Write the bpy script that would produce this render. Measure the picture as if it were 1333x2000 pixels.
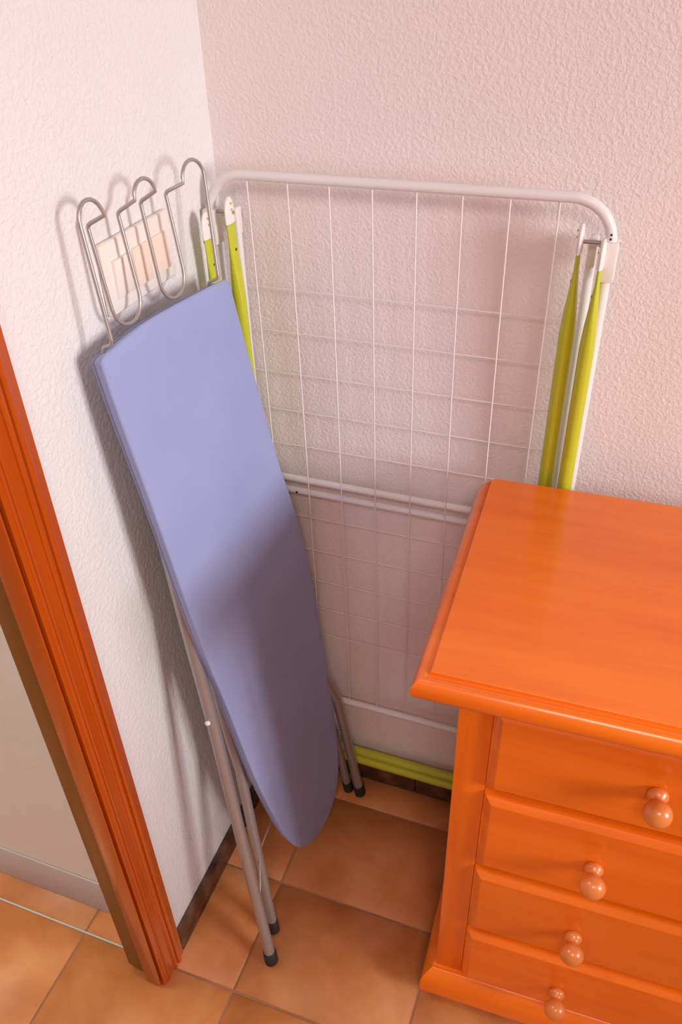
import bpy, bmesh, math, random
from mathutils import Vector, Matrix

# ------------------------------------------------------------------ reset
for o in list(bpy.data.objects):
    bpy.data.objects.remove(o, do_unlink=True)
scene = bpy.context.scene
col = scene.collection
random.seed(4)

# ------------------------------------------------------------------ camera
cam_data = bpy.data.cameras.new('camera')
cam_data.sensor_fit = 'VERTICAL'
cam_data.sensor_height = 36.0
cam_data.lens = 1579.15 / 2000.0 * 36.0
cam_data.clip_start = 0.02
cam = bpy.data.objects.new('camera', cam_data)
col.objects.link(cam)
yaw, pitch, roll = math.radians(-21.18985), math.radians(-36.19998), math.radians(-1.89352)
Fw = Vector((math.sin(yaw) * math.cos(pitch), math.cos(yaw) * math.cos(pitch), math.sin(pitch)))
Rt = Fw.cross(Vector((0, 0, 1))).normalized()
Up = Rt.cross(Fw)
cr, sr = math.cos(roll), math.sin(roll)
Rr, Ur = cr * Rt + sr * Up, -sr * Rt + cr * Up
m = Matrix((Rr, Ur, -Fw)).transposed().to_4x4()
m.translation = Vector((0.57157, -1.03990, 1.52621))
cam.matrix_world = m
scene.camera = cam

# ------------------------------------------------------------------ world, daylight, exposure
world = bpy.data.worlds.new('world')
scene.world = world
world.use_nodes = True
bg = world.node_tree.nodes['Background']
bg.inputs[0].default_value = (0.80, 0.88, 1.0, 1)
bg.inputs[1].default_value = 1.0

def area(name, loc, target, sx, sy, power, color, spread=180):
    l = bpy.data.lights.new(name, 'AREA')
    l.shape = 'RECTANGLE'
    l.size, l.size_y, l.energy, l.color = sx, sy, power, color
    l.spread = math.radians(spread)
    o = bpy.data.objects.new(name, l)
    col.objects.link(o)
    o.location = loc
    d = Vector(target) - Vector(loc)
    o.rotation_euler = d.to_track_quat('-Z', 'Y').to_euler()
    return o

# daylight entering through the window in the right-hand wall
area('window_daylight', (2.90, -1.06, 1.62), (0.1, -0.35, 1.0), 0.62, 0.80, 5.9, (0.985, 0.955, 0.975), 62)
# unseen fill light added under the ceiling to brighten the room
area('room_fill_light', (0.95, -2.05, 2.46), (0.95, -2.05, 0.0), 0.70, 0.70, 14.0, (1.0, 0.87, 0.82))
# added overhead fill for the hallway floor, no fixture there
area('hall_fill_light', (-0.62, -0.74, 2.44), (-0.62, -0.74, 0.0), 0.30, 0.30, 8.5, (0.95, 1.0, 0.80))

vs = scene.view_settings
vs.view_transform = 'Standard'
vs.look = 'None'
vs.gamma = 1.0
vs.use_curve_mapping = False
vs.exposure = 0.75

# ------------------------------------------------------------------ materials
def new_mat(name):
    mt = bpy.data.materials.new(name)
    mt.use_nodes = True
    nt = mt.node_tree
    b = nt.nodes['Principled BSDF']
    return mt, nt, b

def N(nt, t, **kw):
    n = nt.nodes.new(t)
    for k, v in kw.items():
        setattr(n, k, v)
    return n

def ramp(nt, fac, stops):
    r = N(nt, 'ShaderNodeValToRGB')
    e = r.color_ramp.elements
    while len(e) < len(stops):
        e.new(0.5)
    for el, (p, c) in zip(e, stops):
        el.position = p
        el.color = (*c, 1)
    nt.links.new(fac, r.inputs[0])
    return r.outputs[0]

def noise(nt, vec, scale, detail=3, rough=0.5, dist=0.0):
    n = N(nt, 'ShaderNodeTexNoise')
    n.inputs['Scale'].default_value = scale
    n.inputs['Detail'].default_value = detail
    n.inputs['Roughness'].default_value = rough
    n.inputs['Distortion'].default_value = dist
    nt.links.new(vec, n.inputs['Vector'])
    return n.outputs['Fac']

def coords(nt, scale=(1, 1, 1), kind='Object'):
    t = N(nt, 'ShaderNodeTexCoord')
    mp = N(nt, 'ShaderNodeMapping')
    mp.inputs['Scale'].default_value = scale
    nt.links.new(t.outputs[kind], mp.inputs[0])
    return mp.outputs[0]

def bump(nt, b, h, strength, dist):
    bp = N(nt, 'ShaderNodeBump')
    bp.inputs['Strength'].default_value = strength
    bp.inputs['Distance'].default_value = dist
    nt.links.new(h, bp.inputs['Height'])
    nt.links.new(bp.outputs[0], b.inputs['Normal'])

def plain(name, c, rough=0.5, metal=0.0, coat=0.0):
    mt, nt, b = new_mat(name)
    b.inputs['Base Color'].default_value = (*c, 1)
    b.inputs['Roughness'].default_value = rough
    b.inputs['Metallic'].default_value = metal
    b.inputs['Coat Weight'].default_value = coat
    return mt

def mottled(name, stops, scale, rough=0.5, metal=0.0, bs=0.0, bscale=200, bd=0.001):
    mt, nt, b = new_mat(name)
    v = coords(nt)
    c = ramp(nt, noise(nt, v, scale, 4), stops)
    nt.links.new(c, b.inputs['Base Color'])
    b.inputs['Roughness'].default_value = rough
    b.inputs['Metallic'].default_value = metal
    if bs:
        bump(nt, b, noise(nt, v, bscale, 2), bs, bd)
    return mt

def plaster(name, c, bs, bd, scale):
    mt, nt, b = new_mat(name)
    v = coords(nt)
    cc = ramp(nt, noise(nt, v, 3.0, 3), [(0.3, tuple(x * 0.965 for x in c)), (0.7, c)])
    nt.links.new(cc, b.inputs['Base Color'])
    b.inputs['Roughness'].default_value = 0.62
    h = noise(nt, v, scale, 2.5, 0.5, 0.6)
    h2 = ramp(nt, h, [(0.38, (0, 0, 0)), (0.68, (1, 1, 1))])
    bump(nt, b, h2, bs, bd)
    return mt

def wood(name, stops, grain, rough=0.30, coat=0.55, seed=0.0):
    # grain = mapping scale; the small scale follows the grain
    mt, nt, b = new_mat(name)
    v = coords(nt, grain)
    v2 = coords(nt, tuple(g * 4.0 for g in grain))
    a = noise(nt, v, 1.0, 5, 0.6, 0.8)
    f = noise(nt, v2, 1.0, 3, 0.6, 0.2)
    mx = N(nt, 'ShaderNodeMath', operation='MULTIPLY_ADD')
    nt.links.new(f, mx.inputs[0])
    mx.inputs[1].default_value = 0.35
    nt.links.new(a, mx.inputs[2])
    c = ramp(nt, mx.outputs[0], stops)
    oi = N(nt, 'ShaderNodeObjectInfo')
    hs = N(nt, 'ShaderNodeHueSaturation')
    mr = N(nt, 'ShaderNodeMapRange')
    mr.inputs['To Min'].default_value = 0.95
    mr.inputs['To Max'].default_value = 1.05
    nt.links.new(oi.outputs['Random'], mr.inputs[0])
    nt.links.new(mr.outputs[0], hs.inputs['Value'])
    nt.links.new(c, hs.inputs['Color'])
    nt.links.new(hs.outputs[0], b.inputs['Base Color'])
    b.inputs['Roughness'].default_value = rough
    b.inputs['Coat Weight'].default_value = coat
    b.inputs['Coat Roughness'].default_value = 0.16
    bump(nt, b, f, 0.06, 0.001)
    return mt

M = {}
M['wall'] = plaster('textured_plaster', (0.88, 0.795, 0.765), 0.30, 0.0020, 200)
M['wall_smooth'] = plaster('fine_plaster', (0.81, 0.775, 0.765), 0.35, 0.0022, 150)
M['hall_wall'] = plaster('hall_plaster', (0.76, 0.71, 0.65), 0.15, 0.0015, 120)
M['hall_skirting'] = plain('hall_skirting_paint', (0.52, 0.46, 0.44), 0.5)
M['glint_strip'] = plain('painted_grout_glint', (0.60, 0.62, 0.58), 0.3, 0.3)
M['ceiling'] = plain('ceiling_paint', (0.76, 0.62, 0.54), 0.7)
M['wall_cream'] = plain('cream_paint', (0.58, 0.42, 0.34), 0.7)
PINE = [(0.30, (0.66, 0.100, 0.002)), (0.52, (0.80, 0.142, 0.003)), (0.75, (0.89, 0.182, 0.006))]
M['pine_x'] = wood('orange_pine_long_grain', PINE, (1.6, 14, 14))
M['pine_z'] = wood('orange_pine_upright_grain', PINE, (22, 22, 2.0))
M['pine_knob'] = wood('orange_pine_turned', [(0.3, (0.60, 0.16, 0.032)), (0.7, (0.74, 0.225, 0.055))], (60, 12, 60), 0.3, 0.4)
CAS = [(0.3, (0.39, 0.058, 0.003)), (0.55, (0.44, 0.066, 0.003)), (0.85, (0.48, 0.074, 0.004))]
M['casing'] = wood('varnished_door_wood', CAS, (30, 30, 1.6), 0.20, 0.7)
M['jamb'] = wood('shade_brown_jamb_wood', [(0.3, (0.15, 0.052, 0.007)), (0.7, (0.20, 0.072, 0.010))], (30, 30, 1.6), 0.4, 0.2)  # darker brown stands in for shade on the inner jamb
M['skirt'] = mottled('dark_brown_marble', [(0.25, (0.022, 0.010, 0.006)), (0.5, (0.085, 0.035, 0.018)), (0.72, (0.17, 0.075, 0.04)), (0.85, (0.30, 0.17, 0.11))], 32, 0.35)
M['grout'] = mottled('brown_grout', [(0.3, (0.26, 0.13, 0.07)), (0.7, (0.40, 0.22, 0.13))], 9, 0.8)
M['white_tube'] = plain('white_enamel', (0.82, 0.78, 0.77), 0.32)
M['white_plastic'] = plain('white_plastic', (0.84, 0.79, 0.75), 0.42)
M['wire_white'] = plain('white_coated_wire', (0.84, 0.80, 0.78), 0.4)
M['green'] = plain('lime_green_enamel', (0.52, 0.54, 0.030), 0.30)
M['black'] = plain('black_rubber', (0.018, 0.018, 0.020), 0.55)
M['steel'] = plain('grey_steel', (0.40, 0.385, 0.375), 0.36, 0.55)
M['steel_wire'] = plain('grey_coated_steel_wire', (0.46, 0.42, 0.40), 0.38, 0.65)
M['ivory'] = plain('ivory_switch_plastic', (0.86, 0.78, 0.71), 0.4)
M['ivory_old'] = plain('yellowed_switch_plastic', (0.86, 0.70, 0.58), 0.4)
M['chip'] = plain('pale_bare_mark', (0.72, 0.66, 0.60), 0.6)
M['frame_paint'] = plain('window_frame_paint', (0.8, 0.8, 0.78), 0.4)

def tile_material():
    mt, nt, b = new_mat('terracotta_tile_glaze')
    t = N(nt, 'ShaderNodeTexCoord')
    oi = N(nt, 'ShaderNodeObjectInfo')
    ad = N(nt, 'ShaderNodeVectorMath', operation='ADD')
    sc = N(nt, 'ShaderNodeVectorMath', operation='SCALE')
    sc.inputs['Scale'].default_value = 9.0
    cb = N(nt, 'ShaderNodeCombineXYZ')
    nt.links.new(oi.outputs['Random'], cb.inputs[0])
    nt.links.new(oi.outputs['Random'], cb.inputs[1])
    nt.links.new(cb.outputs[0], sc.inputs[0])
    nt.links.new(t.outputs['Object'], ad.inputs[0])
    nt.links.new(sc.outputs[0], ad.inputs[1])
    c = ramp(nt, noise(nt, ad.outputs[0], 8.0, 4, 0.55, 0.4),
             [(0.28, (0.46, 0.145, 0.034)), (0.5, (0.59, 0.208, 0.062)), (0.72, (0.69, 0.300, 0.115))])
    hs = N(nt, 'ShaderNodeHueSaturation')
    mr = N(nt, 'ShaderNodeMapRange')
    mr.inputs['To Min'].default_value = 0.93
    mr.inputs['To Max'].default_value = 1.06
    nt.links.new(oi.outputs['Random'], mr.inputs[0])
    nt.links.new(mr.outputs[0], hs.inputs['Value'])
    nt.links.new(c, hs.inputs['Color'])
    nt.links.new(hs.outputs[0], b.inputs['Base Color'])
    b.inputs['Roughness'].default_value = 0.42
    bump(nt, b, noise(nt, ad.outputs[0], 60, 3), 0.08, 0.001)
    return mt
M['tile'] = tile_material()

def fabric_material():
    mt, nt, b = new_mat('blue_cotton_cover')
    v = coords(nt)
    c = ramp(nt, noise(nt, v, 5, 3), [(0.3, (0.270, 0.312, 0.550)), (0.7, (0.315, 0.357, 0.605))])
    nt.links.new(c, b.inputs['Base Color'])
    b.inputs['Roughness'].default_value = 0.85
    b.inputs['Sheen Weight'].default_value = 0.25
    b.inputs['Sheen Tint'].default_value = (0.7, 0.75, 1.0, 1)
    vv = coords(nt, (1, 14, 2.2))
    h1 = noise(nt, vv, 1.6, 2, 0.5, 0.3)
    h2 = noise(nt, v, 900, 1)
    mx = N(nt, 'ShaderNodeMath', operation='MULTIPLY_ADD')
    nt.links.new(h2, mx.inputs[0])
    mx.inputs[1].default_value = 0.06
    nt.links.new(h1, mx.inputs[2])
    bump(nt, b, mx.outputs[0], 0.25, 0.006)
    return mt
M['fabric'] = fabric_material()

def glass_material():
    mt = bpy.data.materials.new('window_glass')
    mt.use_nodes = True
    nt = mt.node_tree
    nt.nodes.clear()
    out = N(nt, 'ShaderNodeOutputMaterial')
    tr = N(nt, 'ShaderNodeBsdfTransparent')
    gl = N(nt, 'ShaderNodeBsdfGlossy')
    gl.inputs['Roughness'].default_value = 0.03
    mx = N(nt, 'ShaderNodeMixShader')
    mx.inputs[0].default_value = 0.06
    nt.links.new(tr.outputs[0], mx.inputs[1])
    nt.links.new(gl.outputs[0], mx.inputs[2])
    nt.links.new(mx.outputs[0], out.inputs[0])
    return mt
M['glass'] = glass_material()

# ------------------------------------------------------------------ mesh helpers
def obj(name, bm, mat, parent=None, smooth=False, sharp=None):
    me = bpy.data.meshes.new(name)
    bmesh.ops.recalc_face_normals(bm, faces=bm.faces)
    bm.to_mesh(me)
    bm.free()
    me.materials.append(M[mat])
    if smooth:
        for p in me.polygons:
            p.use_smooth = True
        if sharp:
            me.set_sharp_from_angle(angle=math.radians(sharp))
    o = bpy.data.objects.new(name, me)
    col.objects.link(o)
    if parent is not None:
        o.parent = parent
    return o

def tag(o, label=None, cat=None, group=None, kind=None):
    if label: o['label'] = label
    if cat: o['category'] = cat
    if group: o['group'] = group
    if kind: o['kind'] = kind
    return o

def empty(name, loc=(0, 0, 0), rz=0.0):
    o = bpy.data.objects.new(name, None)
    o.empty_display_size = 0.05
    col.objects.link(o)
    o.location = loc
    o.rotation_euler = (0, 0, rz)
    return o

def box(bm, x0, x1, y0, y1, z0, z1, bev=0.0, seg=2):
    t = bmesh.new()
    vs_ = [t.verts.new((x, y, z)) for x in (x0, x1) for y in (y0, y1) for z in (z0, z1)]
    for f in ((0, 1, 3, 2), (4, 6, 7, 5), (0, 4, 5, 1), (2, 3, 7, 6), (0, 2, 6, 4), (1, 5, 7, 3)):
        t.faces.new([vs_[i] for i in f])
    bmesh.ops.recalc_face_normals(t, faces=t.faces)
    if bev:
        bmesh.ops.bevel(t, geom=list(t.edges), offset=bev, segments=seg, affect='EDGES', profile=0.5)
    me = bpy.data.meshes.new('tmp')
    t.to_mesh(me)
    t.free()
    bm.from_mesh(me)
    bpy.data.meshes.remove(me)
    return bm

def boxobj(name, dims, mat, parent=None, bev=0.0, seg=2):
    bm = bmesh.new()
    box(bm, *dims, bev=bev, seg=seg)
    return obj(name, bm, mat, parent, smooth=bev > 0, sharp=35)

def fillet(pts, r, n=7, closed=False):
    pts = [Vector(p) for p in pts]
    out = []
    L = len(pts)
    for i in range(L):
        if not closed and i in (0, L - 1):
            out.append(pts[i])
            continue
        p, a, b = pts[i], pts[i - 1], pts[(i + 1) % L]
        rr = r[i] if isinstance(r, (list, tuple)) else r
        da, db = (a - p), (b - p)
        la, lb = da.length, db.length
        da.normalize(); db.normalize()
        ang = da.angle(db)
        if rr <= 0 or ang > math.pi - 0.02:
            out.append(p)
            continue
        d = min(rr / math.tan(ang / 2), la * 0.49, lb * 0.49)
        rad = d * math.tan(ang / 2)
        bis = (da + db).normalized()
        c = p + bis * (rad / math.sin(ang / 2))
        s, e = (p + da * d) - c, (p + db * d) - c
        sw = s.angle(e)
        ax = s.cross(e).normalized()
        for k in range(n + 1):
            out.append(c + Matrix.Rotation(sw * k / n, 3, ax) @ s)
    return out

def tube(bm, pts, r, seg=12, closed=False, cap=True):
    """tube along pts; r is a number or a list of (ra, rb) half-axes per point"""
    pts = [Vector(p) for p in pts]
    n = len(pts)
    tan = []
    for i in range(n):
        a = pts[i - 1] if (i > 0 or closed) else pts[i]
        b = pts[(i + 1) % n] if (i < n - 1 or closed) else pts[i]
        tan.append((b - a).normalized())
    ref = Vector((1, 0, 0)) if abs(tan[0].x) < 0.9 else Vector((0, 1, 0))
    u = (ref - tan[0] * ref.dot(tan[0])).normalized()
    rings = []
    for i in range(n):
        u = (u - tan[i] * u.dot(tan[i])).normalized()
        v = tan[i].cross(u)
        ra, rb = (r[i] if isinstance(r, list) else (r, r))
        rings.append([bm.verts.new(pts[i] + u * ra * math.cos(2 * math.pi * k / seg) + v * rb * math.sin(2 * math.pi * k / seg)) for k in range(seg)])
    m_ = n if closed else n - 1
    for i in range(m_):
        A, B = rings[i], rings[(i + 1) % n]
        for k in range(seg):
            bm.faces.new((A[k], A[(k + 1) % seg], B[(k + 1) % seg], B[k]))
    if cap and not closed:
        bm.faces.new(rings[0][::-1])
        bm.faces.new(rings[-1])
    return bm

def tubeobj(name, pts, r, mat, parent=None, seg=12, closed=False):
    bm = bmesh.new()
    tube(bm, pts, r, seg, closed)
    return obj(name, bm, mat, parent, smooth=True, sharp=50)

def lathe(bm, prof, axis_from, axis_dir, seg=28):
    a = Vector(axis_dir).normalized()
    ref = Vector((0, 0, 1)) if abs(a.z) < 0.9 else Vector((1, 0, 0))
    u = (ref - a * ref.dot(a)).normalized()
    v = a.cross(u)
    o = Vector(axis_from)
    rings = []
    for r, h in prof:
        if r < 1e-6:
            rings.append([bm.verts.new(o + a * h)])
        else:
            rings.append([bm.verts.new(o + a * h + (u * math.cos(2 * math.pi * k / seg) + v * math.sin(2 * math.pi * k / seg)) * r) for k in range(seg)])
    for A, B in zip(rings, rings[1:]):
        for k in range(seg):
            k2 = (k + 1) % seg
            if len(A) == 1:
                bm.faces.new((A[0], B[k2], B[k]))
            elif len(B) == 1:
                bm.faces.new((A[k], A[k2], B[0]))
            else:
                bm.faces.new((A[k], A[k2], B[k2], B[k]))
    if len(rings[0]) > 1:
        bm.faces.new(rings[0][::-1])
    if len(rings[-1]) > 1:
        bm.faces.new(rings[-1])
    return bm

def extrude_profile(name, prof, z0, z1, mat, parent=None, smooth=True):
    """prof: closed list of (x, y); straight extrusion in z"""
    bm = bmesh.new()
    A = [bm.verts.new((x, y, z0)) for x, y in prof]
    B = [bm.verts.new((x, y, z1)) for x, y in prof]
    n = len(prof)
    for i in range(n):
        bm.faces.new((A[i], A[(i + 1) % n], B[(i + 1) % n], B[i]))
    bm.faces.new(A[::-1])
    bm.faces.new(B)
    return obj(name, bm, mat, parent, smooth=smooth, sharp=30)

# ------------------------------------------------------------------ the room
RX, RY, RZ = 2.70, -4.20, 2.50          # right wall, wall behind the camera, ceiling
HX, HY0, HY1 = -1.25, -4.20, -0.455     # hallway
WT = 0.066                              # thickness of the partition with the door
D0, D1, DH = -0.5385, -1.34, 2.05       # clear door opening

floor = boxobj('floor', (HX - 0.1, RX + 0.1, RY - 0.1, 0.1, -0.08, -0.0022), 'grout')
tag(floor, 'floor of mottled terracotta tiles with brown joints', None, None, 'structure')
TX, TY = 0.3100, 0.2128
cx0, ry0 = 0.41447 * 0.31, -0.93990 * 0.31
G = 0.0016
cache = {}
i0, i1 = math.floor((HX - cx0) / TX) - 1, math.ceil((RX - cx0) / TX) + 1
j0, j1 = math.floor((RY - ry0) / TY) - 1, math.ceil((0 - ry0) / TY) + 1
for i in range(i0, i1):
    for j in range(j0, j1):
        xa, xb = max(cx0 + i * TX, HX), min(cx0 + (i + 1) * TX, RX)
        ya, yb = max(ry0 + j * TY, RY), min(ry0 + (j + 1) * TY, 0.0)
        if xb - xa < 0.012 or yb - ya < 0.012:
            continue
        key = (round(xb - xa, 4), round(yb - ya, 4))
        if key not in cache:
            bm = bmesh.new()
            w, h = (xb - xa) / 2 - G, (yb - ya) / 2 - G
            box(bm, -w, w, -h, h, -0.012, 0.0, bev=0.0016, seg=1)
            t_ = obj('tile', bm, 'tile', floor, smooth=True, sharp=50)
            cache[key] = t_.data
        else:
            t_ = bpy.data.objects.new('tile', cache[key])
            col.objects.link(t_)
            t_.parent = floor
        t_.location = ((xa + xb) / 2, (ya + yb) / 2, random.uniform(-0.0003, 0.0))

def wall(name, dims_list, mat, label):
    bm = bmesh.new()
    for d in dims_list:
        box(bm, *d)
    o = obj(name, bm, mat)
    return tag(o, label, None, None, 'structure')

wall('wall_back', [(-WT, RX + 0.1, 0.0, 0.1, 0, RZ)], 'wall', 'rough white plaster wall behind the clothes airer')
wall('wall_left', [(-WT, 0, D0 + 0.040, 0.0, 0, RZ), (-WT, 0, RY, D1 - 0.040, 0, RZ), (-WT, 0, D1 - 0.040, D0 + 0.040, DH + 0.035, RZ)],
     'wall_smooth', 'white plaster wall with the light switch and the doorway')
WY0, WY1, WZ0, WZ1 = -1.75, -0.30, 0.95, 2.25
wall('wall_right', [(RX, RX + 0.1, RY, WY0, 0, RZ), (RX, RX + 0.1, WY1, 0, 0, RZ), (RX, RX + 0.1, WY0, WY1, 0, WZ0), (RX, RX + 0.1, WY0, WY1, WZ1, RZ)],
     'wall_cream', 'cream painted wall with the window')
wall('wall_front', [(-WT, RX + 0.1, RY - 0.1, RY, 0, RZ)], 'wall_smooth', 'white plaster wall opposite the clothes airer')
wall('wall_hall', [(HX, -WT, HY1, HY1 + 0.1, 0, RZ)], 'hall_wall', 'plain white hallway wall beyond the doorway')
wall('wall_hall_far', [(HX - 0.1, HX, RY, HY1 + 0.1, 0, RZ)], 'hall_wall', 'hallway wall facing the doorway')
wall('ceiling', [(HX - 0.1, RX + 0.1, RY - 0.1, 0.1, RZ, RZ + 0.08)], 'ceiling', 'flat white ceiling')
bh = boxobj('baseboard_hall', (HX, -WT, HY1 - 0.004, HY1, 0, 0.105), 'hall_skirting', None, 0.002)
tag(bh, 'pale grey painted skirting along the hallway wall', None, None, 'structure')

st = boxobj('grout_glint_1', (HX, -WT + 0.004, ry0 - TY - 0.0016, ry0 - TY + 0.0016, -0.004, 0.0009), 'glint_strip')  # added strip, a painted glint along the grout line
tag(st, 'thin pale strip imitating a light glint on the hallway tile joint', None, None, 'structure')

# window in the right wall
win = empty('window_1', (RX + 0.05, (WY0 + WY1) / 2, WZ0))
tag(win, 'white casement window in the right wall', None, None, 'structure')
ww, wh = (WY1 - WY0) / 2, WZ1 - WZ0
for nm, d in (('window_frame', (-0.03, 0.03, -ww, -ww + 0.045, 0, wh)), ('window_frame', (-0.03, 0.03, ww - 0.045, ww, 0, wh)),
              ('window_frame', (-0.03, 0.03, -ww + 0.045, ww - 0.045, 0, 0.045)), ('window_frame', (-0.03, 0.03, -ww + 0.045, ww - 0.045, wh - 0.045, wh))):
    boxobj(nm, d, 'frame_paint', win, 0.003)
boxobj('window_frame', (-0.03, 0.03, -0.025, 0.025, 0.045, wh - 0.045), 'frame_paint', win, 0.003)
for a_, b_ in ((-ww + 0.045, -0.025), (0.025, ww - 0.045)):
    boxobj('pane', (-0.003, 0.003, a_, b_, 0.045, wh - 0.045), 'glass', win)
boxobj('window_sill', (-0.10, -0.05, -ww - 0.03, ww + 0.03, -0.025, 0.0), 'frame_paint', win, 0.003)

# skirting: dark marble tiles
SK = 0.0115
SH = 0.056
def skirting(name, label, along, start, end, width_axis):
    b = empty(name, (0, 0, 0))
    tag(b, label, None, None, 'structure')
    p = start
    k = 0
    while p < end - 0.01:
        q = min(p + 0.31, end)
        if along == 'x':
            boxobj('skirting_tile', (p + 0.0006, q - 0.0006, -SK, 0.0, 0.0, SH + random.uniform(-0.001, 0.001)), 'skirt', b, 0.0018, 1)
        else:
            boxobj('skirting_tile', (0.0, SK, p + 0.0006, q - 0.0006, 0.0, SH + random.uniform(-0.001, 0.001)), 'skirt', b, 0.0018, 1)
        p = q
    return b
skirting('baseboard_back', 'dark brown marble skirting along the rough back wall', 'x', -0.04 + 0.052, RX, None)
skirting('baseboard_left', 'dark brown marble skirting under the light switch wall', 'y', -0.4725, -SK, None)

# ------------------------------------------------------------------ door frame (casing, jamb, stop)
door = empty('door_1', (0, 0, 0))
tag(door, 'varnished orange wood door frame with moulded casing', None, None, 'structure')
prof = [(0.0005, -0.4720), (0.0100, -0.4720), (0.0118, -0.4740), (0.0122, -0.4830), (0.0125, -0.4850)]
for k in range(7):                                  # two rounded reeds
    a = math.pi * k / 6
    prof.append((0.0125 + 0.0042 * math.sin(a), -0.4905 + 0.0050 * math.cos(a)))
prof.append((0.0112, -0.4962))
for k in range(7):
    a = math.pi * k / 6
    prof.append((0.0118 + 0.0040 * math.sin(a), -0.5015 + 0.0046 * math.cos(a)))
prof += [(0.0112, -0.5068), (0.0112, -0.5200)]
for k in range(6):
    a = math.pi * k / 5
    prof.append((0.0112 + 0.0020 * math.sin(a), -0.5228 + 0.0026 * math.cos(a)))
for k in range(6):
    a = math.pi * k / 5
    prof.append((0.0112 + 0.0018 * math.sin(a), -0.5286 + 0.0026 * math.cos(a)))
prof += [(0.0110, -0.5330), (0.0110, -0.5355), (0.0095, -0.5368), (0.0005, -0.5368)]
extrude_profile('casing', prof, 0.0, DH + 0.03, 'casing', door)
mir = [(x, D0 + D1 - y) for x, y in prof][::-1]
extrude_profile('casing', mir, 0.0, DH + 0.03, 'casing', door)
boxobj('casing', (0.0005, 0.0125, D1 - 0.066, D0 + 0.066, DH + 0.03, DH + 0.10), 'casing', door, 0.002)
# jamb: orange face, then the shaded part behind it, shade painted as brown
boxobj('jamb', (-0.024, 0.0060, D0 - 0.0040, D0 - 0.0010, 0.004, DH), 'casing', door, 0.0012, 2)
boxobj('jamb', (-0.024, -0.0020, D0 - 0.0010, D0 + 0.040, 0.004, DH), 'casing', door)
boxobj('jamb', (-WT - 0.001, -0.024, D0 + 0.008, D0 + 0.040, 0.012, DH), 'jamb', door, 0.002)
boxobj('jamb', (-WT - 0.001, -0.0020, D1 - 0.040, D1, 0.004, DH), 'casing', door, 0.003)
boxobj('jamb', (-WT - 0.001, -0.0020, D1, D0, DH, DH + 0.035), 'casing', door, 0.003)

# ------------------------------------------------------------------ light switch
sw = empty('light_switch', (0, -0.223, 1.20))
tag(sw, 'ivory wall plate with three rocker switches behind the iron rest', 'light switch')
boxobj('plate', (0.0, 0.0085, -0.0745, 0.0745, -0.040, 0.0435), 'ivory', sw, 0.003, 3)
for (ya, yb, mm, tilt) in ((-0.059, -0.0235, 'ivory', 0.06), (-0.0175, 0.0160, 'ivory_old', -0.05), (0.0265, 0.0600, 'ivory_old', -0.05)):
    rk = boxobj('rocker', (-0.004, 0.0035, -(yb - ya) / 2, (yb - ya) / 2, -0.0225, 0.0225), mm, sw, 0.0015, 2)
    rk.location = (0.0085, (ya + yb) / 2, -0.0005)
    rk.rotation_euler = (0, tilt, 0)

# ------------------------------------------------------------------ chest of drawers
DXL, DYF, DD, DZ, DR = 0.4241, -0.4752, 0.401, 0.880, 0.0317
DW = 0.97
chest = empty('chest_of_drawers', (DXL, DYF, 0), DR)
tag(chest, 'orange pine chest of drawers with turned wooden knobs', 'chest of drawers')

def chest_top():
    bm = bmesh.new()
    pr = [(0.030, DZ - 0.036), (0.013, DZ - 0.036), (0.009, DZ - 0.034)]
    for k in range(11):                               # bullnose
        a = -math.pi / 2 * 0.9 + (math.pi * 0.95) * k / 10
        pr.append((0.0125 - 0.0125 * math.cos(a), DZ - 0.0185 + 0.0150 * math.sin(a)))
    pr += [(0.0160, DZ - 0.0050), (0.0176, DZ - 0.0054), (0.0180, DZ - 0.0006), (0.0188, DZ), (0.024, DZ)]
    rows = []
    for d, z in pr:
        e = max(0.0, 0.024 - d)
        rows.append([bm.verts.new(p) for p in ((d + e, DD, z), (d + e * 0.5, DD - e * 0.13, z), (d + e * 0.13, DD - e * 0.5, z), (d, DD - e, z), (d, d, z),
                                               (DW - d, d, z), (DW - d, DD - e, z), (DW - d - e * 0.13, DD - e * 0.5, z), (DW - d - e * 0.5, DD - e * 0.13, z), (DW - d - e, DD, z))])
    for A, B in zip(rows, rows[1:]):
        for k in range(9):
            bm.faces.new((A[k], A[k + 1], B[k + 1], B[k]))
    bm.faces.new(rows[-1])
    bm.faces.new(rows[0][::-1])
    for A, B in zip(rows, rows[1:]):
        bm.faces.new((A[0], B[0], B[9], A[9]))
    bmesh.ops.remove_doubles(bm, verts=bm.verts, dist=1e-6)
    return obj('top', bm, 'pine_x', chest, smooth=True, sharp=28)
top = chest_top()
# chips on the top: a pale scuff near the back and worn corner
bm = bmesh.new()
pts = [(0, 0), (0.004, -0.003), (0.009, -0.002), (0.007, 0.002), (0.0035, 0.0035), (0.001, 0.0035)]
A = [bm.verts.new((0.312 + x, 0.300 + y, DZ)) for x, y in pts]
B = [bm.verts.new((0.312 + x * 0.9, 0.300 + y * 0.9, DZ + 0.0005)) for x, y in pts]
bm.faces.new(B)
for i in range(len(pts)):
    bm.faces.new((A[i], A[(i + 1) % len(pts)], B[(i + 1) % len(pts)], B[i]))
obj('scuff', bm, 'chip', top)
bm = bmesh.new()
for (x, y, z, s) in ((0.0030, 0.0030, DZ - 0.0165, 0.0030), (0.0042, 0.0040, DZ - 0.0235, 0.0026), (0.0055, 0.0028, DZ - 0.0200, 0.0018)):
    bmesh.ops.create_icosphere(bm, subdivisions=1, radius=s, matrix=Matrix.Translation((x, y, z)))
obj('worn_corner', bm, 'chip', top)

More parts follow.
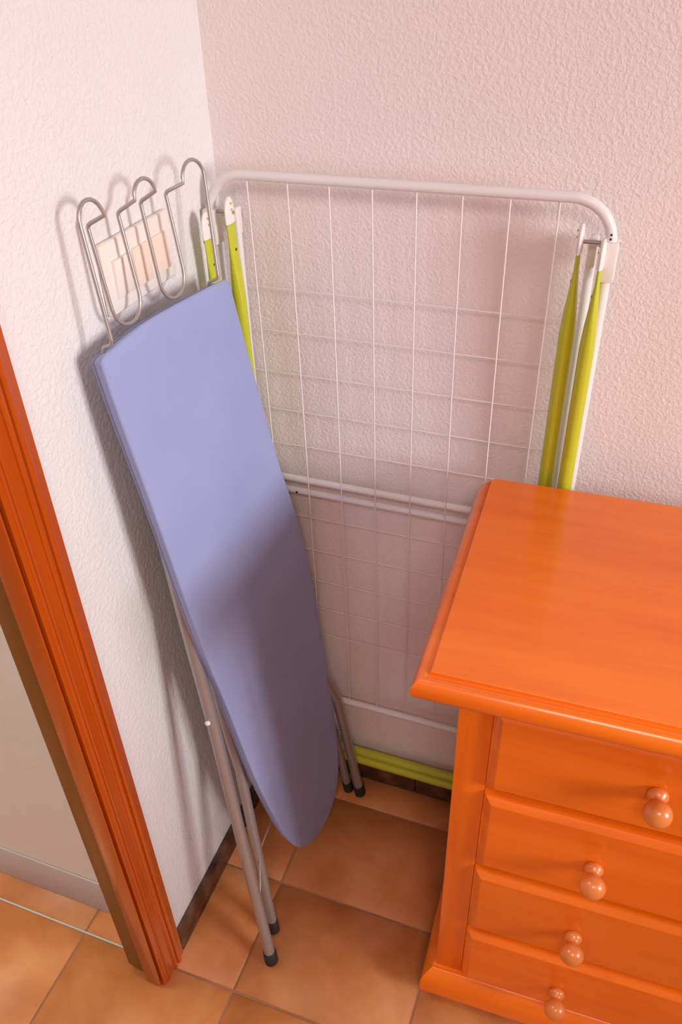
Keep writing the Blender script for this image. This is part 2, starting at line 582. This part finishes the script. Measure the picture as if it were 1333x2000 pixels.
OX, OY = 0.0416, 0.0904           # corner post, measured from the tip of the top
BZ = 0.844                        # underside of the top
for s in (0, 1):
    xa = OX if s == 0 else DW - OX - 0.043
    boxobj('post', (xa, xa + 0.043, OY, OY + 0.043, 0.095, BZ), 'pine_z', chest, 0.0015)
    xs = OX + 0.004 if s == 0 else DW - OX - 0.004 - 0.018
    boxobj('side_panel', (xs, xs + 0.018, OY + 0.043, DD - 0.006, 0.09, BZ), 'pine_z', chest)
boxobj('back_panel', (OX + 0.02, DW - OX - 0.02, DD - 0.014, DD - 0.006, 0.09, BZ), 'pine_x', chest)
boxobj('rail', (OX + 0.043, DW - OX - 0.043, OY + 0.010, OY + 0.030, 0.770, BZ), 'pine_x', chest, 0.001)
for za, zb in ((0.600, 0.611), (0.423, 0.432), (0.249, 0.259)):
    boxobj('rail', (OX + 0.043, DW - OX - 0.043, OY + 0.026, OY + 0.040, za - 0.006, zb + 0.006), 'pine_x', chest, 0.001)
boxobj('rail', (0.4805, 0.4895, OY + 0.006, OY + 0.030, 0.605, 0.772), 'pine_z', chest)

def drawer(x0, x1, z0, z1, knobs):
    bm = bmesh.new()
    yb, ye, yf, ins = OY + 0.028, OY - 0.0025, OY - 0.0125, 0.0120
    rings = []
    for (ins_, y) in ((0.0, yb), (0.0, ye), (0.0025, ye - 0.0008), (0.0030, ye - 0.0028), (ins * 0.75, yf + 0.0014), (ins, yf), (ins + 0.004, yf)):
        rings.append([bm.verts.new(p) for p in ((x0 + ins_, y, z0 + ins_), (x1 - ins_, y, z0 + ins_), (x1 - ins_, y, z1 - ins_), (x0 + ins_, y, z1 - ins_))])
    for A_, B_ in zip(rings, rings[1:]):
        for k in range(4):
            bm.faces.new((A_[k], A_[(k + 1) % 4], B_[(k + 1) % 4], B_[k]))
    bm.faces.new(rings[0][::-1])
    bm.faces.new(rings[-1])
    d = obj('drawer', bm, 'pine_x', chest, smooth=True, sharp=25)
    for kx, kz in knobs:
        kb = bmesh.new()
        pr = [(0.0115, -0.001), (0.0140, 0.0010), (0.0150, 0.0040), (0.0152, 0.0070), (0.0140, 0.0100), (0.0112, 0.0130), (0.0096, 0.0155), (0.0100, 0.0175)]
        for k in range(1, 13):
            a = -math.pi / 2 + 0.52 + (math.pi - 0.52) * k / 12
            pr.append((max(0.0205 * math.cos(a), 0.0 if k == 12 else 0.001), 0.0355 + 0.0185 * math.sin(a)))
        lathe(kb, [(r_ * 0.82, h_ * 0.82) for r_, h_ in pr], (kx, yf, kz), (0, -1, 0), 28)
        obj('knob', kb, 'pine_knob', d, smooth=True)
    return d
LX, RXD = 0.0850, DW - 0.0850
drawer(LX, 0.4800, 0.6135, 0.7690, [(0.282, 0.696)])
drawer(0.4900, RXD, 0.6135, 0.7690, [(DW - 0.282, 0.696)])
drawer(LX, RXD, 0.4355, 0.6000, [(0.2375, 0.516), (DW - 0.2375, 0.516)])
drawer(LX, RXD, 0.2620, 0.4220, [(0.2365, 0.336), (DW - 0.2365, 0.336)])
drawer(LX, RXD, 0.0970, 0.2485, [(0.2360, 0.158), (DW - 0.2360, 0.158)])

def plinth():
    bm = bmesh.new()
    pr = [(0.060, 0.030), (0.022, 0.030), (0.0200, 0.033), (0.0200, 0.066), (0.0240, 0.076), (0.0330, 0.088), (0.0370, 0.0905), (0.0370, 0.097), (0.060, 0.097)]
    rows = []
    for d, z in pr:
        dy = OY - (OX - d)
        rows.append([bm.verts.new(p) for p in ((d, DD - 0.006, z), (d, dy, z), (DW - d, dy, z), (DW - d, DD - 0.006, z))])
    for A_, B_ in zip(rows, rows[1:]):
        for k in range(3):
            bm.faces.new((A_[k], A_[k + 1], B_[k + 1], B_[k]))
    bm.faces.new(rows[-1])
    bm.faces.new(rows[0][::-1])
    bm.faces.new([r[0] for r in rows] + [r[3] for r in rows][::-1])
    return obj('plinth', bm, 'pine_x', chest, smooth=True, sharp=30)
plinth()
for fx in (0.040, DW - 0.090):
    for fy in (OY - 0.012, DD - 0.060):
        bm = bmesh.new()
        A = [bm.verts.new(p) for p in ((fx + 0.008, fy + 0.006, 0), (fx + 0.042, fy + 0.006, 0), (fx + 0.042, fy + 0.044, 0), (fx + 0.008, fy + 0.044, 0))]
        B = [bm.verts.new(p) for p in ((fx, fy, 0.031), (fx + 0.050, fy, 0.031), (fx + 0.050, fy + 0.05, 0.031), (fx, fy + 0.05, 0.031))]
        for k in range(4):
            bm.faces.new((A[k], A[(k + 1) % 4], B[(k + 1) % 4], B[k]))
        bm.faces.new(A[::-1])
        bm.faces.new(B)
        obj('foot', bm, 'pine_x', chest)

# ------------------------------------------------------------------ clothes airer
air = empty('clothes_airer', (0.27, -0.035, 0))
tag(air, 'folded white wire clothes airer with lime green legs against the rough wall', 'clothes airer')
AO = Vector(air.location)
def al(p):
    return Vector(p) - AO
def yf_(z):
    return -0.029 - 0.021 * (z - 0.26)
ZT, ZB, XL_, XR_ = 1.2635, 0.2620, 0.0135, 0.5355
TR_ = 0.0066
fr = fillet([al((XL_, yf_(ZB), ZB)), al((XR_, yf_(ZB), ZB)), al((XR_, yf_(ZT), ZT)), al((XL_, yf_(ZT), ZT))], 0.050, 10, closed=True)
frame = tubeobj('frame', fr, TR_, 'white_tube', air, 14, closed=True)
for k in range(8):
    x = 0.0712 + 0.05725 * k
    tubeobj('wire', [al((x, yf_(ZB) , ZB)), al((x, yf_(ZT), ZT))], 0.00105, 'wire_white', air, 8)
# wings folded behind the frame
for (zh, ze, zs) in ((1.190, 0.7785, (1.1035, 1.0380, 0.9707, 0.9065, 0.8437)), (0.320, 0.7550, (0.7026, 0.6314, 0.5618, 0.4943, 0.4284))):
    yw = -0.0215
    pts = [al((0.036, yw, zh)), al((0.036, yw, ze)), al((0.5145, yw, ze)), al((0.5145, yw, zh))]
    w = tubeobj('wing', fillet(pts, 0.030, 8), 0.0060, 'white_tube', air, 12)
    for z in zs:
        tubeobj('wire', [al((0.036, yw, z)), al((0.5145, yw, z))], 0.00085, 'wire_white', w, 8)
    if ze < 0.77:
        bm = bmesh.new()
        lathe(bm, [(0.0019, 0.0), (0.0019, 0.0014)], al((0.101, yw - 0.0056, ze)), (0, -1, 0), 10)
        obj('rivet', bm, 'black', w)

def green_leg(xl, xr, ytl, ytr, ztop, ybot, zbar, r, caplen):
    """side tubes with flattened tops, a cross bar near the floor, white end caps and rubber feet"""
    ytop = ytl
    def yy(z):
        return ytop + (ybot - ytop) * (ztop - z) / (ztop - 0.0)
    for x in (xl, xr):
        ytop = ytl if x == xl else ytr
        pts, rad = [], []
        for k in range(26):
            z = 0.018 + (ztop - 0.018) * (k / 25.0) ** 0.55
            d = ztop - z
            t = max(0.0, min(1.0, 1 - d / 0.115))
            t = t * t * (3 - 2 * t)
            pts.append(al((x, yy(z), z)))
            rad.append((r * (1 - t) + 0.0022 * t, r * (1 - t) + 0.0112 * t))
        bm = bmesh.new()
        tube(bm, pts, rad, 16)
        leg = obj('leg', bm, 'green', air, smooth=True, sharp=60)
        # white end cap over the flattened tip, rounded at the top
        bm = bmesh.new()
        cp, crd = [], []
        for k in range(9):
            z = ztop - 0.004 + (caplen + 0.004) * k / 8
            u = max(0.0, (k - 3) / 5.0)
            cp.append(al((x, yy(z), z)))
            crd.append((0.0040 * (1 - 0.35 * u * u), 0.0128 * math.sqrt(max(0.03, 1 - u * u))))
        tube(bm, cp, crd, 16)
        obj('end_cap', bm, 'white_plastic', leg, smooth=True, sharp=60)
        sx = 1 if x < 0.3 else -1
        for dz, rr in ((caplen * 0.45, 0.0016), (caplen * 0.72, 0.0016), (-0.040, 0.0020)):
            bm = bmesh.new()
            off = 0.0036 if dz > 0 else 0.0036
            lathe(bm, [(rr, 0.0), (rr, 0.0012)], al((x + sx * off, yy(ztop + dz) - 0.001, ztop + dz)), (sx, 0, 0), 10)
            obj('rivet', bm, 'green' if dz > 0 else 'black', leg)
        bm = bmesh.new()
        lathe(bm, [(r * 1.12, 0.0), (r * 1.15, 0.004), (r * 1.12, 0.030), (r * 1.0, 0.032)], al((x, yy(0.01), 0)), (0, 0, 1), 16)
        obj('rubber_foot', bm, 'white_plastic', leg, smooth=True, sharp=50)
    tubeobj('cross_bar', [al((xl, ybot, zbar)), al((xr, ybot, zbar))], r * 0.93, 'green', air, 16)
    return yy
ya_ = green_leg(0.0420, 0.5005, -0.0505, -0.0480, 1.205, -0.0232, 0.1060, 0.0100, 0.030)
yb_ = green_leg(0.0235, 0.5280, -0.0830, -0.0600, 1.193, -0.0344, 0.0945, 0.0096, 0.030)
boxobj('bar_clip', tuple(v - a for v, a in zip((0.410, 0.440), (AO.x, AO.x))) + (yb_(0.096) - 0.0125 - AO.y, yb_(0.096) + 0.008 - AO.y, 0.081, 0.1075), 'white_plastic', air, 0.003)
# hinge clips on the frame and the pivot pins
for x, s in ((XL_, 1), (XR_, -1)):
    zc = 1.196
    y0 = yf_(zc)
    bm = bmesh.new()
    box(bm, x - 0.0095 - AO.x, x + 0.0095 - AO.x, y0 - 0.0105 - AO.y, y0 + 0.012 - AO.y, zc - 0.026, zc + 0.022, 0.003, 2)
    cl = obj('hinge_clip', bm, 'white_plastic', air, smooth=True, sharp=35)
    tubeobj('pivot_pin', [al((x - s * 0.010, y0, zc + 0.018)), al((x + s * 0.034, y0, zc + 0.018))], 0.0025, 'steel', cl, 8)
    for dz in (0.025, 0.030):
        bm = bmesh.new()
        lathe(bm, [(0.0014, 0), (0.0014, 0.0012)], al((x + s * 0.001, y0 - TR_ * 0.95, zc + dz)), (0, -1, 0), 10)
        obj('rivet', bm, 'black', cl)
    xw = 0.036 if s == 1 else 0.5145
    boxobj('wing_end', (xw - 0.0055 - AO.x, xw + 0.0055 - AO.x, -0.0300 - AO.y, -0.0130 - AO.y, 1.176, 1.214), 'white_plastic', air, 0.003)
    tubeobj('pivot_pin', [al((xw, -0.0215, 1.206)), al((x, y0, 1.206))], 0.0025, 'white_plastic', cl, 8)

# ------------------------------------------------------------------ ironing board
K_, G_ = 0.116, 0.06
def bx(y, z, off=0.0):
    return 0.051 + K_ * (1.14 - z) + G_ * (y + 0.28) + off
nrm = Vector((1, -G_, K_)).normalized()
ib = empty('ironing_board', (0.18, -0.24, 0))
tag(ib, 'ironing board in blue cloth cover leaning folded against the wall', 'ironing board')
IO = Vector(ib.location)
outline = [(-0.3800, 1.136), (-0.3790, 1.083), (-0.3760, 1.024), (-0.3725, 0.955), (-0.3690, 0.862), (-0.3665, 0.788), (-0.3610, 0.690), (-0.3520, 0.597),
           (-0.3460, 0.520), (-0.3370, 0.400), (-0.3220, 0.290), (-0.3030, 0.190), (-0.2820, 0.130), (-0.2560, 0.094), (-0.2260, 0.072), (-0.1940, 0.061), (-0.1600, 0.062), (-0.1270, 0.075),
           (-0.1050, 0.096), (-0.0890, 0.126), (-0.0780, 0.168), (-0.0705, 0.205), (-0.0640, 0.260), (-0.0555, 0.350), (-0.0510, 0.431), (-0.0490, 0.590), (-0.0545, 0.714), (-0.0740, 0.831), (-0.0860, 0.932),
           (-0.0950, 1.026), (-0.1005, 1.088), (-0.1045, 1.131), (-0.1090, 1.143), (-0.1210, 1.1475), (-0.1660, 1.151), (-0.2460, 1.156), (-0.2980, 1.157), (-0.3550, 1.153), (-0.3720, 1.151), (-0.3795, 1.145)]
def catmull(p, n):
    out = []
    L = len(p)
    for i in range(L):
        p0, p1, p2, p3 = (Vector(p[(i + k) % L]) for k in (-1, 0, 1, 2))
        for k in range(n):
            t = k / n
            out.append(0.5 * ((2 * p1) + (p2 - p0) * t + (2 * p0 - 5 * p1 + 4 * p2 - p3) * t * t + (3 * p1 - p0 - 3 * p2 + p3) * t ** 3))
    return out
ol = catmull(outline, 4)
cen = sum(ol, Vector((0, 0))) / len(ol)
def inset(loop, d):
    out = []
    L = len(loop)
    for i in range(L):
        a, b = loop[i - 1], loop[(i + 1) % L]
        t = (b - a).normalized()
        out.append(loop[i] + Vector((-t.y, t.x)) * d)
    return out
# orientation check so that positive d goes inwards
if (inset(ol, 0.01)[10] - cen).length > (ol[10] - cen).length:
    ol = ol[::-1]
def bverts(bm, loop, depth):
    return [bm.verts.new(Vector((bx(p.x, p.y), p.x, p.y)) + nrm * depth - IO) for p in loop]
bm = bmesh.new()
TH = 0.021
rings = []
for d, dep in ((-0.12, -TH - 0.001), (-0.06, -TH - 0.001), (0.0085, -TH), (0.0062, -TH + 0.003), (0.0010, -0.0060), (0.0, -0.0035), (0.0006, -0.0016), (0.0026, -0.0003), (-0.036, 0.0), (-0.10, 0.0)):
    rings.append(bverts(bm, inset(ol, d) if d >= 0 else [p + (cen - p) * -d for p in ol], dep))
for A_, B_ in zip(rings, rings[1:]):
    L = len(A_)
    for k in range(L):
        bm.faces.new((A_[k], A_[(k + 1) % L], B_[(k + 1) % L], B_[k]))
f1 = bm.faces.new(rings[0][::-1])
f2 = bm.faces.new(rings[-1])
bmesh.ops.triangulate(bm, faces=[f1, f2])
board = obj('board', bm, 'fabric', ib, smooth=True, sharp=75)
board['label'] = 'lavender blue cloth cover'
# hem of the cover along the edge: a thin rolled seam
hem = inset(ol, 0.0062)
bm = bmesh.new()
tube(bm, [Vector((bx(p.x, p.y), p.x, p.y)) + nrm * (-TH + 0.002) - IO for p in hem], 0.0016, 8, closed=True)
obj('hem', bm, 'fabric', board, smooth=True)

# iron rest of bent wire (y, z, level): level 0 = lower wires, 1 = raised arches
def ip(y, z, lev):
    off = 0.004 if lev == 1 else (-0.016 if lev == 0 else lev)
    return Vector((bx(y, z, off), y, z)) - IO
def arch(ya, yb, zb, h, n=10):
    return [(ya + (yb - ya) * (0.5 - 0.5 * math.cos(math.pi * k / n)), zb + h * math.sin(math.pi * k / n), 1) for k in range(n + 1)]
def ubend(ya, yb, zb, n=10):
    r_ = abs(yb - ya) / 2
    return [(ya + (yb - ya) * (0.5 - 0.5 * math.cos(math.pi * k / n)), zb + r_ - r_ * math.sin(math.pi * k / n), 0) for k in range(n + 1)]
seq = [((-0.3600, 1.136, -0.012), 0), ((-0.3600, 1.1540, -0.011), 0.004), ((-0.3605, 1.1600, 1), 0.008)]
seq += [(p, 0) for p in arch(-0.3545, -0.3155, 1.2840, 0.0205)]
seq += [((-0.3215, 1.2740, 0), 0.006)] + [(p, 0) for p in ubend(-0.3225, -0.2705, 1.1570)] + [((-0.2690, 1.2730, 0), 0.006)]
seq += [(p, 0) for p in arch(-0.2600, -0.2205, 1.2850, 0.0175)]
seq += [((-0.2260, 1.2730, 0), 0.006)] + [(p, 0) for p in ubend(-0.2290, -0.1775, 1.1535)] + [((-0.1760, 1.2710, 0), 0.006)]
seq += [(p, 0) for p in arch(-0.1650, -0.1185, 1.2800, 0.0205)]
seq += [((-0.1365, 1.1560, 1), 0.008), ((-0.1380, 1.1500, -0.011), 0.004), ((-0.1380, 1.134, -0.012), 0)]
rest = [ip(*p) for p, r_ in seq]
rad = [r_ for p, r_ in seq]
wr = tubeobj('iron_rest', fillet(rest, rad, 9), 0.00225, 'steel_wire', ib, 10)
wr['label'] = 'grey bent wire iron rest with three hooks'

# folded legs
def leg_tube(name, pts, r, foot_dir=None):
    t = tubeobj(name, [Vector(p) - IO for p in pts], r, 'steel', ib, 16)
    a, b = Vector(pts[0]), Vector(pts[1])
    d = (b - a).normalized()
    bm = bmesh.new()
    lathe(bm, [(r * 0.95, -0.0035), (r * 1.22, -0.001), (r * 1.25, 0.004), (r * 1.2, 0.024), (r * 1.06, 0.026)], a - IO, d, 18)
    obj('rubber_foot', bm, 'black', t, smooth=True, sharp=45)
    return t
LA = 0.0098
LB = 0.0088
leg_tube('leg', [(0.1735, -0.4365, 0.006), (0.0900, -0.3650, 0.559), (0.0650, -0.3480, 0.718), (0.040, -0.330, 0.880)], LA)
leg_tube('leg', [(0.2120, -0.0530, 0.006), (0.1680, -0.0540, 0.290), (0.1020, -0.0780, 0.500), (0.054, -0.150, 0.800), (0.040, -0.190, 0.880)], LA)
leg_tube('leg', [(0.1550, -0.3840, 0.006), (0.0970, -0.3230, 0.389), (0.0870, -0.3210, 0.455), (0.045, -0.300, 0.750)], LB)
leg_tube('leg', [(0.1850, -0.0520, 0.006), (0.1580, -0.0540, 0.200), (0.1000, -0.0850, 0.420), (0.048, -0.150, 0.750)], LB)
# joints and braces of the legs
def bar(name, pts, r, mat, seg=12):
    return tubeobj(name, [Vector(p) - IO for p in pts], r, mat, ib, seg)
bar('brace', [(0.040, -0.330, 0.880), (0.040, -0.190, 0.880)], 0.0080, 'steel')
bar('brace', [(0.045, -0.300, 0.750), (0.048, -0.150, 0.750)], 0.0080, 'steel')
bar('brace', [(0.155, -0.416, 0.150), (0.128, -0.348, 0.200), (0.124, -0.300, 0.200), (0.122, -0.120, 0.195), (0.163, -0.060, 0.200), (0.182, -0.064, 0.215)], 0.0015, 'steel_wire', 8)
bm = bmesh.new()
lathe(bm, [(0.0042, 0), (0.0045, 0.002), (0.003, 0.0045), (0.0, 0.005)], Vector((0.0885, -0.3745, 0.562)) - IO, (0.25, -1, 0.1), 12)
obj('rivet', bm, 'white_tube', ib, smooth=True)
# underside rails that carry the legs
bar('rail', [(bx(-0.335, 1.08, -0.030), -0.335, 1.08), (bx(-0.270, 0.35, -0.030), -0.270, 0.35)], 0.0075, 'steel')
bar('rail', [(bx(-0.150, 1.08, -0.030), -0.150, 1.08), (bx(-0.115, 0.35, -0.030), -0.115, 0.35)], 0.0075, 'steel')
